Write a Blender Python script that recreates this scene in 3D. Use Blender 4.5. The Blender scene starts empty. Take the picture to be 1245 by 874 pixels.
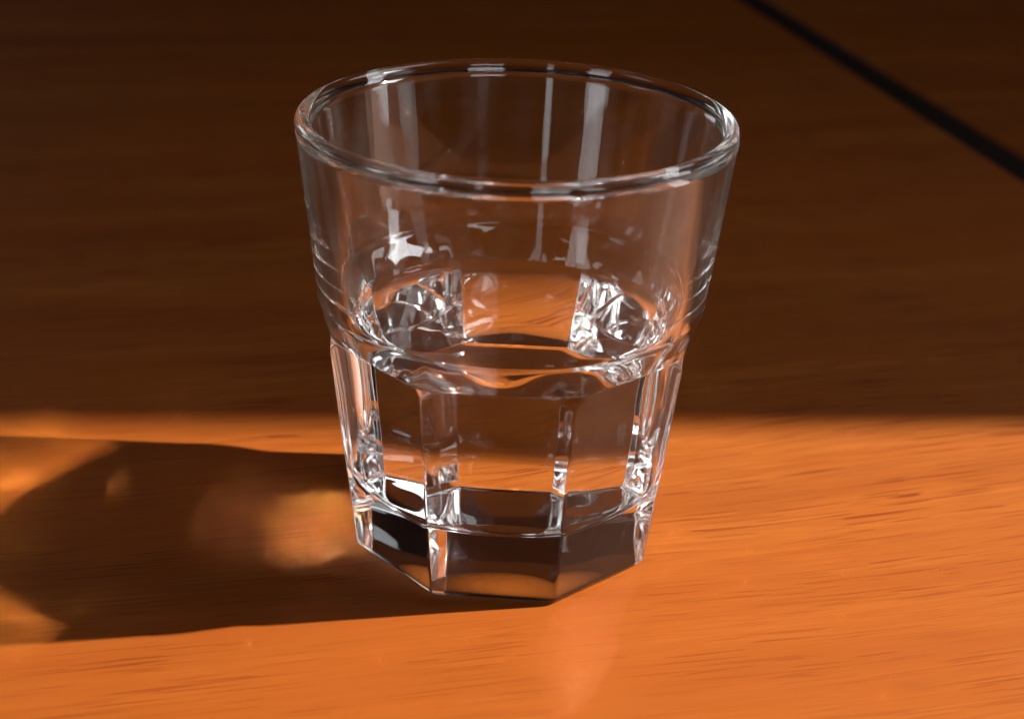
import bpy, math
import numpy as np
from mathutils import Vector, Matrix

# ------------------------------------------------------------------ scene, camera
sc = bpy.context.scene
COL = sc.collection
sc.render.engine = 'CYCLES'
sc.view_settings.view_transform = 'Standard'
sc.view_settings.look = 'None'
sc.view_settings.gamma = 1.0
sc.view_settings.use_curve_mapping = False
sc.view_settings.exposure = 1.5
cy = sc.cycles
cy.max_bounces = 24; cy.transmission_bounces = 24; cy.glossy_bounces = 16; cy.diffuse_bounces = 4
cy.caustics_reflective = True; cy.caustics_refractive = True
cy.blur_glossy = 0.0
cy.sample_clamp_indirect = 0.0
cy.use_denoising = True
try:
    cy.denoiser = 'OPENIMAGEDENOISE'; cy.denoising_input_passes = 'RGB_ALBEDO_NORMAL'; cy.denoising_prefilter = 'ACCURATE'
except Exception:
    pass
cy.use_adaptive_sampling = False
cy.use_guiding = True; cy.use_surface_guiding = True; cy.guiding_training_samples = 128

MM = 0.001
cam_d = bpy.data.cameras.new('camera'); cam = bpy.data.objects.new('camera', cam_d); COL.objects.link(cam)
sc.camera = cam
C = Vector((0, -302.9745, 177.338)) * MM
right = Vector((0.99940213, 0.01283027, 0.03210566)); up = Vector((-0.03453407, 0.41527927, 0.90903824))
fwd = Vector((0.00166961, 0.90960349, -0.41547407))
R = Matrix((right, up, -fwd)).transposed().to_4x4(); R.translation = C
cam.matrix_world = R
cam_d.sensor_width = 36; cam_d.lens = 57.8313
cam_d.clip_start = 0.01; cam_d.clip_end = 50
cam_d.dof.use_dof = True; cam_d.dof.focus_distance = 0.325; cam_d.dof.aperture_fstop = 15.0

# ------------------------------------------------------------------ light
w = bpy.data.worlds.new('World'); sc.world = w; w.use_nodes = True
w.node_tree.nodes['Background'].inputs[0].default_value = (0.75, 0.85, 1.0, 1)
w.node_tree.nodes['Background'].inputs[1].default_value = 0.001

SUN_EL = math.radians(38.3)
SUN_H = Vector((1.0, 0.088, 0)).normalized()
SUN_DIR = SUN_H * math.cos(SUN_EL) + Vector((0, 0, math.sin(SUN_EL)))
def look(o, d):
    o.rotation_euler = Vector(d).to_track_quat('-Z', 'Y').to_euler()
def spot(name, d, dist, power, ang, col):
    l = bpy.data.lights.new(name, 'SPOT'); o = bpy.data.objects.new(name, l); COL.objects.link(o)
    o.location = d * dist; look(o, -d)
    l.energy = power; l.color = col; l.spot_size = math.radians(14); l.spot_blend = 0.1
    l.shadow_soft_size = dist * math.tan(math.radians(ang) / 2)
    return o
sun = spot('sunlight_lamp', SUN_DIR, 6.0, 3300, 0.8, (1.0, 0.93, 0.82))

def area_lamp(name, loc, aim, sx, sy, rad, col=(0.95, 0.97, 1.0)):
    l = bpy.data.lights.new(name, 'AREA'); o = bpy.data.objects.new(name, l); COL.objects.link(o)
    l.shape = 'RECTANGLE'; l.size = sx; l.size_y = sy
    l.energy = rad * sx * sy * math.pi; l.color = col
    o.location = loc; look(o, Vector(aim) - Vector(loc))
    return o
# the tall window the sun comes through (right), its brightest pane, and two windows far behind the camera
def az_lamp(az0, az1, dist, z0, z1, rad):
    a = math.radians((az0 + az1) / 2); wdt = 2 * dist * math.tan(math.radians(abs(az1 - az0) / 2))
    p = Vector((math.sin(a) * dist, -math.cos(a) * dist, (z0 + z1) / 2))
    return area_lamp('window_or_fill_light', p, (0, 0, p.z), wdt, z1 - z0, rad)
az_lamp(64, 76, 1.7, -.25, .80, .35)
az_lamp(84, 94.5, 1.7, -.25, .80, 2.6)
az_lamp(-53, -40.5, 2.2, -.35, 1.1, 1.2)
az_lamp(-19.6, -16.0, 2.2, -.35, 1.1, 0.8)
def sky_or_fill_lamp(az, el, wa, we, rad, dist=2.0):  # sky round the sun, plus added fill lamps with no window behind them
    a, e = math.radians(az), math.radians(el)
    d = Vector((math.sin(a) * math.cos(e), -math.cos(a) * math.cos(e), math.sin(e)))
    return area_lamp('window_or_fill_light', Vector((0, 0, .05)) + d * dist, (0, 0, .05), 2 * dist * math.tan(math.radians(wa / 2)), 2 * dist * math.tan(math.radians(we / 2)), rad)
sky_or_fill_lamp(90.5, 38, 11, 12, 7.0)         # bright sky round the sun
sky_or_fill_lamp(20, 33, 18, 17, 2.0)           # added fill behind the camera, whitens the glass at the water
sky_or_fill_lamp(133, 54, 22, 26, 1.0, 0.65)     # added fill low over the far right, whitens base, lightens table there
sky_or_fill_lamp(-140, 13, 12, 10, 1.2)  # added fill from the back left, silvers the rim
sky_or_fill_lamp(-90, 46, 14, 14, 0.8)  # added fill from the left
sky_or_fill_lamp(141, 20, 16, 12, .26, 2.4).data.color = (1.0, .80, .58)  # added warm fill, a brown sheen on the table's right side

# ------------------------------------------------------------------ helpers
def tag(o, label=None, cat=None, kind=None, group=None):
    if label: o['label'] = label
    if cat: o['category'] = cat
    if kind: o['kind'] = kind
    if group: o['group'] = group
    return o
def link(name, me, parent=None, mats=()):
    o = bpy.data.objects.new(name, me); COL.objects.link(o)
    for m in mats: me.materials.append(m)
    if parent is not None: o.parent = parent
    return o
class NT:
    def __init__(s, name):
        s.m = bpy.data.materials.new(name); s.m.use_nodes = True
        s.t = s.m.node_tree; s.t.nodes.clear()
        s.out = s.n('ShaderNodeOutputMaterial')
    def n(s, typ, **kw):
        x = s.t.nodes.new(typ)
        for k, v in kw.items():
            if k.startswith('i_'):
                key = k[2:]
                key = int(key) if key.isdigit() else key.replace('_', ' ')
                x.inputs[key].default_value = v
            else: setattr(x, k, v)
        return x
    def l(s, a, b): s.t.links.new(a, b)
    def math(s, op, a, b=None, clamp=False):
        x = s.n('ShaderNodeMath', operation=op, use_clamp=clamp)
        for i, v in enumerate((a, b)):
            if v is None: continue
            if isinstance(v, (int, float)): x.inputs[i].default_value = v
            else: s.l(v, x.inputs[i])
        return x.outputs[0]
    def ramp(s, f, stops, interp='LINEAR'):
        r = s.n('ShaderNodeValToRGB'); r.color_ramp.interpolation = interp
        e = r.color_ramp.elements
        while len(e) < len(stops): e.new(0.5)
        for q, (p, c) in zip(e, stops):
            q.position = p; q.color = (c, c, c, 1) if isinstance(c, (int, float)) else (*c, 1)
        s.l(f, r.inputs[0]); return r.outputs[0]
    def mix(s, f, a, b, typ='MIX'):
        x = s.n('ShaderNodeMix', data_type='RGBA', blend_type=typ)
        if isinstance(f, (int, float)): x.inputs[0].default_value = f
        else: s.l(f, x.inputs[0])
        for i, v in ((6, a), (7, b)):
            if isinstance(v, tuple): x.inputs[i].default_value = (*v, 1)
            else: s.l(v, x.inputs[i])
        return x.outputs[2]

# ------------------------------------------------------------------ materials
def wood_material(name, seed=0.0):
    T = NT(name)
    tc = T.n('ShaderNodeTexCoord')
    mp = T.n('ShaderNodeMapping'); mp.inputs['Location'].default_value = (seed * 1.7, seed, seed * .3)
    T.l(tc.outputs['Object'], mp.inputs[0])
    # gentle warp of the grain
    wn = T.n('ShaderNodeTexNoise', i_Scale=3.0, i_Detail=2.0); T.l(mp.outputs[0], wn.inputs['Vector'])
    wsub = T.n('ShaderNodeVectorMath', operation='SUBTRACT'); T.l(wn.outputs['Color'], wsub.inputs[0]); wsub.inputs[1].default_value = (.5, .5, .5)
    wsc = T.n('ShaderNodeVectorMath', operation='MULTIPLY'); T.l(wsub.outputs[0], wsc.inputs[0]); wsc.inputs[1].default_value = (0, .03, 0)
    wad = T.n('ShaderNodeVectorMath', operation='ADD'); T.l(mp.outputs[0], wad.inputs[0]); T.l(wsc.outputs[0], wad.inputs[1])
    def stretched(sx, sy, detail, rough=.5):
        m = T.n('ShaderNodeMapping'); m.inputs['Scale'].default_value = (sx, sy, sy); T.l(wad.outputs[0], m.inputs[0])
        x = T.n('ShaderNodeTexNoise', i_Scale=1.0, i_Detail=detail, i_Roughness=rough); T.l(m.outputs[0], x.inputs['Vector'])
        return x.outputs['Fac']
    broad = stretched(4, 45, 3)
    fine = stretched(18, 420, 4, .6)
    pores = stretched(60, 1500, 0)
    pores2 = stretched(32, 1200, 0)
    patch = stretched(9, 14, 2)
    fibre = stretched(55, 2100, 2, .6)
    c = T.ramp(broad, [(.28, (0.1165, 0.0269, 0.0031)), (.5, (0.1712, 0.0485, 0.0066)), (.72, (0.2149, 0.0694, 0.0110))])
    c = T.mix(T.ramp(fine, [(.35, .55), (.65, 0)]), c, (0.1165, 0.0246, 0.0028))
    c = T.mix(T.ramp(patch, [(.35, .0), (.7, .35)]), c, (0.1820, 0.0416, 0.0043))
    c = T.mix(T.ramp(fibre, [(.30, .7), (.62, 0)]), c, (0.1275, 0.0286, 0.0036))
    clump = stretched(16, 75, 2)
    dens = T.ramp(clump, [(.42, .25), (.64, 1)])
    c = T.mix(T.math('MULTIPLY', T.ramp(pores, [(.66, 0), (.70, .9)]), dens), c, (0.0728, 0.0116, 0.0015))
    c = T.mix(T.math('MULTIPLY', T.ramp(pores2, [(.67, 0), (.71, .9)]), dens), c, (0.0656, 0.0093, 0.0015))
    big = T.n('ShaderNodeTexNoise', i_Scale=5.0, i_Detail=2.0); T.l(mp.outputs[0], big.inputs['Vector'])
    c = T.mix(T.ramp(big.outputs['Fac'], [(.40, 0), (.60, .5)]), c, (0.1566, 0.0354, 0.0036))
    blot = stretched(26, 130, 2)
    c = T.mix(T.ramp(blot, [(.60, 0), (.80, .28)]), c, (0.0801, 0.0154, 0.0020))
    b = T.n('ShaderNodeBsdfPrincipled')
    T.l(c, b.inputs['Base Color'])
    rn = T.n('ShaderNodeTexNoise', i_Scale=60, i_Detail=3); T.l(tc.outputs['Object'], rn.inputs['Vector'])
    T.l(T.ramp(rn.outputs['Fac'], [(.3, .58), (.7, .66)]), b.inputs['Roughness'])
    b.inputs['IOR'].default_value = 1.27; b.inputs['Specular IOR Level'].default_value = .2
    bp = T.n('ShaderNodeBump', i_Strength=0.12, i_Distance=0.0004)
    h = T.math('ADD', T.math('MULTIPLY', fine, .5), T.math('MULTIPLY', T.ramp(pores, [(.66, 1), (.74, 0)]), .6))
    T.l(h, bp.inputs['Height']); T.l(bp.outputs[0], b.inputs['Normal'])
    T.l(b.outputs[0], T.out.inputs[0])
    return T.m

def glass_material(name, ior, col=(1, 1, 1), grime=0.0):
    T = NT(name)
    g = T.n('ShaderNodeBsdfGlass', i_IOR=ior, i_Roughness=0.0); g.inputs['Color'].default_value = (*col, 1)
    if grime:
        tc = T.n('ShaderNodeTexCoord')
        def noise(sx, sz, det, rough=.5):
            m = T.n('ShaderNodeMapping'); m.inputs['Scale'].default_value = (sx, sx, sz); T.l(tc.outputs['Object'], m.inputs[0])
            x = T.n('ShaderNodeTexNoise', i_Scale=1.0, i_Detail=det, i_Roughness=rough); T.l(m.outputs[0], x.inputs['Vector']); return x.outputs['Fac']
        streak = T.ramp(noise(170, 14, 3), [(.42, 0), (.75, .05)])
        smear = T.ramp(noise(60, 60, 4, .65), [(.48, 0), (.75, .05)])
        vor = T.n('ShaderNodeTexVoronoi', i_Scale=420.0); T.l(tc.outputs['Object'], vor.inputs['Vector'])
        sel = T.n('ShaderNodeSeparateColor'); T.l(vor.outputs['Color'], sel.inputs[0])
        dot = T.math('MULTIPLY', T.math('LESS_THAN', vor.outputs['Distance'], .09), T.math('GREATER_THAN', sel.outputs[0], .80))
        f = T.math('ADD', T.math('MULTIPLY', T.math('ADD', streak, smear), grime), T.math('MULTIPLY', dot, .45 * grime), True)
        d = T.n('ShaderNodeBsdfDiffuse'); d.inputs[0].default_value = (.8, .8, .8, 1)
        tr = T.n('ShaderNodeBsdfTranslucent'); tr.inputs[0].default_value = (.8, .8, .8, 1)
        h = T.n('ShaderNodeMixShader'); T.l(d.outputs[0], h.inputs[1]); T.l(tr.outputs[0], h.inputs[2])
        mx = T.n('ShaderNodeMixShader'); T.l(f, mx.inputs[0]); T.l(g.outputs[0], mx.inputs[1]); T.l(h.outputs[0], mx.inputs[2])
        T.l(mx.outputs[0], T.out.inputs[0])
    else:
        T.l(g.outputs[0], T.out.inputs[0])
    return T.m

M_WOOD = wood_material('varnished_wood', 0.0)
M_WOOD2 = wood_material('varnished_wood_leaf', 3.3)
M_GLASS = glass_material('clear_glass', 1.47, (.985, .99, .988))
M_USED = glass_material('handled_glass', 1.47, (.985, .99, .988), 0.22)
M_WATER = glass_material('water_surface', 1.333)
M_WET = glass_material('water_against_glass', 1.333 / 1.47)
T = NT('shade_slab_plaster'); b = T.n('ShaderNodeBsdfPrincipled', i_Roughness=.8)
nz = T.n('ShaderNodeTexNoise', i_Scale=30, i_Detail=4); T.l(T.ramp(nz.outputs['Fac'], [(.3, (.10, .075, .055)), (.7, (.13, .10, .075))]), b.inputs['Base Color'])
T.l(b.outputs[0], T.out.inputs[0]); M_SHADE_SLAB = T.m

T = NT('gap_shade'); b = T.n('ShaderNodeBsdfPrincipled', i_Roughness=.9); nz = T.n('ShaderNodeTexNoise', i_Scale=90)
T.l(T.ramp(nz.outputs['Fac'], [(.3, (.004, .002, .001)), (.7, (.009, .005, .003))]), b.inputs['Base Color']); b.inputs['Specular IOR Level'].default_value = .1
T.l(b.outputs[0], T.out.inputs[0]); M_GAP_SHADE = T.m

# ------------------------------------------------------------------ setting: table and an unseen slab that shades it
GR = math.radians(13.5)       # direction of the grain
def rounded_slab(name, x0, x1, y0, y1, z0, z1, mat, parent, r=.003, seg=4):
    import bmesh
    bm = bmesh.new()
    bmesh.ops.create_cube(bm, size=1)
    for v in bm.verts:
        v.co = Vector(((x0 + x1) / 2 + v.co.x * (x1 - x0), (y0 + y1) / 2 + v.co.y * (y1 - y0), (z0 + z1) / 2 + v.co.z * (z1 - z0)))
    bmesh.ops.bevel(bm, geom=bm.edges[:], offset=r, segments=seg, affect='EDGES', profile=.5)
    me = bpy.data.meshes.new(name); bm.to_mesh(me); bm.free()
    for p in me.polygons: p.use_smooth = len(p.vertices) == 4 and p.area < .02
    return link(name, me, parent, [mat])
table = bpy.data.objects.new('table', None); COL.objects.link(table)
table.rotation_euler.z = GR
tag(table, 'varnished orange-brown wooden table the glass stands on, split by a dark gap', 'table', kind=None)
ca, sa = math.cos(GR), math.sin(GR)
def tloc(x, y): return (x * ca + y * sa, -x * sa + y * ca)
gxa = [tloc(.113, .5341)[0], tloc(.1785, .2505)[0]]; gxb = [tloc(.1318, .5370)[0], tloc(.1857, .2755)[0]]
g0 = sum(gxa) / 2; g1 = sum(gxb) / 2
leaf1 = rounded_slab('table_leaf', -.75, g0, -.40, .95, -.028, 0.0, M_WOOD, table)
leaf2 = rounded_slab('table_leaf', g1, .80, -.40, .95, -.028, -0.0003, M_WOOD2, table)
rounded_slab('gap_shade_strip', g0 + .0002, g1 - .0002, -.399, .949, -.027, -.0025, M_GAP_SHADE, table, r=.0005)  # near-black strip stands in for the shade inside the open gap
leaf1.cycles.is_caustics_receiver = True
LP = SUN_DIR * 6.0; EDGE_Y = .0515 + (LP.y - .0515) * 0.80 / LP.x     # unseen slab, added so its edge throws the shade line across the table
wall = rounded_slab('wall', 0.80, 0.86, EDGE_Y, .85, -.75, 1.0, M_SHADE_SLAB, None)
tag(wall, kind='structure')

# ------------------------------------------------------------------ the tumbler
N = 8
T0 = -0.44893                 # first facet edge, from -Y towards +X
per = 56
s = np.linspace(0, 1, per, endpoint=False)
sw = s - 0.125 * np.sin(2 * np.pi * s) * 1.05   # crowd samples towards the edges
phi = np.concatenate([(k + sw) for k in range(N)]) * (2 * np.pi / N)     # from an edge
M = len(phi)
ang = T0 + phi
DX, DY = np.sin(ang), -np.cos(ang)
fphi = (phi % (2 * np.pi / N)) - np.pi / N        # from facet centre
def smin(a, b, k):
    h = np.clip(.5 + .5 * (b - a) / k, 0, 1)
    return b * (1 - h) + a * h - k * h * (1 - h)
def sst(a, b, x):
    t = np.clip((x - a) / (b - a), 0, 1); return t * t * (3 - 2 * t)
LEDGE = 47.3; CREASE = 54.6
def r_cone(z): return 38.32 + (z - CREASE) * 0.111                     # round upper body
def r_oct(z):
    u = fphi / (math.pi / N)
    ap = (31.75 + 0.117 * z) * math.cos(math.pi / N)                  # eight barely convex facets
    ap = ap + 0.05 * (1 - u * u) + 0.04 * np.sin(3.1 * ang + z * .17) + 0.02 * np.sin(9 * ang - z * .31)
    f1 = ap / np.cos(fphi); f2 = ap / np.cos(np.abs(fphi) - 2 * math.pi / N)
    f = smin(f1, f2, 0.34)
    return smin(f, np.full(M, 36.45 + max(0, LEDGE - z) * .22), 0.35)  # edges flare out under the band
def r_out(z):
    if z <= LEDGE - 1.2: return r_oct(z)
    if z >= CREASE + 1.8: return np.full(M, r_cone(z))
    def raw(zz):
        if zz <= LEDGE: return r_oct(zz)
        if zz >= CREASE: return np.full(M, r_cone(zz))
        t = (zz - LEDGE) / (CREASE - LEDGE)
        t = t + 0.05 * math.sin(math.pi * t)
        return r_oct(LEDGE) * (1 - t) + r_cone(CREASE) * t
    wds = .16 if z < 51 else .38
    return np.mean([raw(z + q * wds) for q in np.linspace(-1, 1, 9)], axis=0) + 0.16 * math.exp(-((z - CREASE) / .75) ** 2)
# rim: half torus between inner and outer wall
HT = 90.3
def r_in_c(z):
    zs = [12, 22, 34, 46, 56, 70, 85, 91]
    rs = [27.6, 28.8, 30.3, 32.5, 34.7, 36.9, 38.85, 39.55]
    return np.interp(z, zs, rs)
def smooth_prof(zz):
    # moving average so the inner wall has no kinks
    k = np.linspace(-4, 4, 17)
    return float(np.mean([r_in_c(min(max(zz + q, 12), 91) ) for q in k]))
rings = []     # (r array, z array/scalar, part)
def ring(r, z, part): rings.append((np.broadcast_to(np.asarray(r, float), (M,)).copy(), np.broadcast_to(np.asarray(z, float), (M,)).copy(), part))
# underside: shallow push-up in the middle, then a flat foot
FOOT = 26.0
DOME = 0.5
for q in np.linspace(0.0, 1, 40)[1:]:
    rr = FOOT * q
    ring(rr, 0.06 + DOME * (0.5 + 0.5 * math.cos(math.pi * q)), 'base')
base_r = r_out(0.0)
for q in (.35, .7):
    ring(FOOT + (base_r - 1.9 - FOOT) * q, 0.05, 'base')
fl = 1.9
for q in np.linspace(0, 1, 10):
    a = q * math.pi / 2
    ring(r_out(fl * (1 - math.cos(a))) - fl + fl * math.sin(a), 0.05 + fl * (1 - math.cos(a)), 'base')
for z in np.linspace(2.4, LEDGE - 1.6, 40): ring(r_out(z), z, 'facet')
for z in np.concatenate([np.linspace(LEDGE - 1.3, LEDGE - .5, 5), np.linspace(LEDGE - .4, LEDGE + .4, 19), np.linspace(LEDGE + .55, LEDGE + 1.4, 5), np.linspace(LEDGE + 1.8, CREASE - 1.4, 10), np.linspace(CREASE - 1.2, CREASE + 1.7, 18)]): ring(r_out(z), z, 'shoulder')
TZ = 87.4
for z in np.linspace(56.4, TZ, 40): ring(r_out(z), z, 'wall')
ro = float(r_out(TZ).mean()); ri = smooth_prof(TZ)
cr = (ro + ri) / 2; hw = (ro - ri) / 2; BR = 1.5; BC = HT - BR
a0 = -math.asin(min(1, (BC - TZ) / BR) * .72)
for a in np.linspace(a0, math.pi - a0, 40):
    e = 1 - sst(.25, 0, min(a - a0, math.pi - a0 - a)) * .25           # ease the bead into the wall
    ring(cr + BR * math.cos(a) * e + .05, BC + BR * math.sin(a), 'rim')
WZ = 47.4
for z in np.linspace(TZ, WZ + .0, 44): ring(smooth_prof(z), z, 'inner')
n_dry = len(rings)            # last dry ring index n_dry-1 is the waterline
for z in np.linspace(WZ, 18.0, 46)[1:]: ring(smooth_prof(z), z, 'wet')
rb = smooth_prof(18.0); cf = 5.0; BZ = 13.2
for q in np.linspace(0, 1, 14)[1:]:
    a = q * math.pi / 2
    ring(rb - cf * (1 - math.cos(a)) - 0.2 * q, 18.0 - (18.0 - BZ - .3) * math.sin(a), 'wet')
r_last = float(rings[-1][0][0])
for q in np.linspace(1, 0, 14)[1:-1]:
    ring(r_last * q, BZ + .3 * q * q, 'wet')
NR = len(rings)
Rg = np.stack([q[0] for q in rings]); Zg = np.stack([q[1] for q in rings])
parts = [q[2] for q in rings]
# pressed glass is never perfectly true: faint waves on the inner wall
th = ang[None, :]
wob = 0.4 * (0.035 * np.sin(3 * th + Zg * .11) + 0.03 * np.sin(7 * th - Zg * .23 + 1) + 0.02 * np.sin(13 * th + Zg * .31))
isin = np.array([p in ('inner', 'wet') for p in parts])[:, None] * np.clip((TZ - Zg) / 8, 0, 1) * np.clip(Rg / 20, 0, 1)
Rg = Rg + wob * isin
P = np.stack([Rg * DX[None], Rg * DY[None], Zg], -1) * MM
# normals from the whole surface (pointing out of the glass)
dT = np.roll(P, -1, 1) - np.roll(P, 1, 1)
dS = np.gradient(P, axis=0)
Nn = np.cross(dT, dS); Nn /= np.maximum(np.linalg.norm(Nn, axis=-1, keepdims=True), 1e-12)

def sheet(name, i0, i1, j0, j1, parent, mats, flip=False, cap0=None, cap1=None, extra=None):
    """rings i0..i1 (inclusive), columns j0..j1 (inclusive, wraps when j1-j0 == M)"""
    closed = (j1 - j0) == M
    cols = [j % M for j in range(j0, j1 if closed else j1 + 1)]
    nc = len(cols); V = P[i0:i1 + 1][:, cols].reshape(-1, 3); NV = Nn[i0:i1 + 1][:, cols].reshape(-1, 3)
    F = []
    for i in range(i1 - i0):
        for j in range(nc if closed else nc - 1):
            a = i * nc + j; b_ = i * nc + (j + 1) % nc
            F.append((a, b_, b_ + nc, a + nc))
    V = V.tolist(); NV = NV.tolist()
    if cap0 is not None:
        k = len(V); V.append(cap0[0]); NV.append(cap0[1])
        for j in range(nc): F.append((k, (j + 1) % nc, j))
    if cap1 is not None:
        k = len(V); V.append(cap1[0]); NV.append(cap1[1]); o = (i1 - i0) * nc
        for j in range(nc): F.append((o + j, o + (j + 1) % nc, k))
    if flip:
        F = [tuple(reversed(f)) for f in F]; NV = [(-a, -b_, -c) for a, b_, c in NV]
    me = bpy.data.meshes.new(name); me.from_pydata(V, [], F); me.update()
    for p in me.polygons: p.use_smooth = True
    me.normals_split_custom_set_from_vertices(NV)
    o = link(name, me, parent, mats)
    o.cycles.is_caustics_caster = True
    return o
glass = bpy.data.objects.new('drinking_glass', None); COL.objects.link(glass)
tag(glass, 'clear eight-sided glass tumbler with round rim, half full of water, on the wooden table', 'glass')
def span(part):
    ii = [i for i, p in enumerate(parts) if p == part]; return ii[0], ii[-1]
b0, b1 = span('base'); f0, f1 = span('facet'); s0, s1 = span('shoulder'); w0, w1 = span('wall'); r0, r1 = span('rim'); n0, n1 = span('inner'); t0, t1 = span('wet')
sheet('base', b0, f0, 0, M, glass, [M_GLASS], cap0=([0, 0, (DOME + .06) * MM], [0, 0, -1]))
for k in range(N): sheet('facet', f0, s0, k * per, (k + 1) * per, glass, [M_GLASS])
sheet('shoulder', s0, w0, 0, M, glass, [M_GLASS])
sheet('wall', w0, r0, 0, M, glass, [M_USED])
sheet('rim', r0, n0, 0, M, glass, [M_GLASS])
sheet('inner_wall', n0, n1, 0, M, glass, [M_USED])

# ------------------------------------------------------------------ water: wet side and floor, top with a small meniscus
water = sheet('water', n1, t1, 0, M, None, [M_WET, M_WATER], flip=True, cap1=([0, 0, BZ * MM], [0, 0, 1]))
tag(water, 'clear still water filling the lower half of the glass', 'water')
me = water.data
V = [tuple(v.co) for v in me.vertices]; F = [tuple(p.vertices) for p in me.polygons]; mi = [0] * len(F)
NV = [(-x, -y, -z) for x, y, z in np.concatenate([Nn[n1:t1 + 1].reshape(-1, 3), [[0, 0, 1]]])]
LN = [[NV[i] for i in f] for f in F]
RW = Rg[n1]
base = len(V); tops = []
steps = [0.15, .35, .6, .9, 1.3, 1.8, 2.6, 3.8, 6, 9, 14, 20, 27]
prev = list(range(M)); topn = {}
def men(d): return 1.6 * math.exp(-d / 1.15)
drop = 1.6
for d in steps:
    idx = []
    for j in range(M):
        idx.append(len(V)); rr = (RW[j] - d) * MM
        V.append((rr * DX[j], rr * DY[j], (WZ - drop + men(d)) * MM))
        sl = men(d) / 1.15
        n = Vector((-DX[j] * sl, -DY[j] * sl, 1)).normalized(); topn[idx[-1]] = tuple(n)
    tops.append(idx)
for j in range(M):
    sl = men(0) / 1.15; topn[j] = tuple(Vector((-DX[j] * sl, -DY[j] * sl, 1)).normalized())
for idx in tops:
    for j in range(M):
        F.append((prev[j], prev[(j + 1) % M], idx[(j + 1) % M], idx[j])); mi.append(1)
    prev = idx
k = len(V); V.append((0, 0, (WZ - drop) * MM)); topn[k] = (0, 0, 1)
for j in range(M): F.append((prev[j], prev[(j + 1) % M], k)); mi.append(1)
me2 = bpy.data.meshes.new('water'); me2.from_pydata(V, [], F); me2.update()
me2.materials.append(M_WET); me2.materials.append(M_WATER)
me2.polygons.foreach_set('material_index', mi)
for p in me2.polygons: p.use_smooth = True
ln = []
for f, m in zip(F, mi):
    for i in f: ln.append(topn[i] if m == 1 else NV[i])
me2.normals_split_custom_set(ln)
water.data = me2; bpy.data.meshes.remove(me); me2.name = 'water'
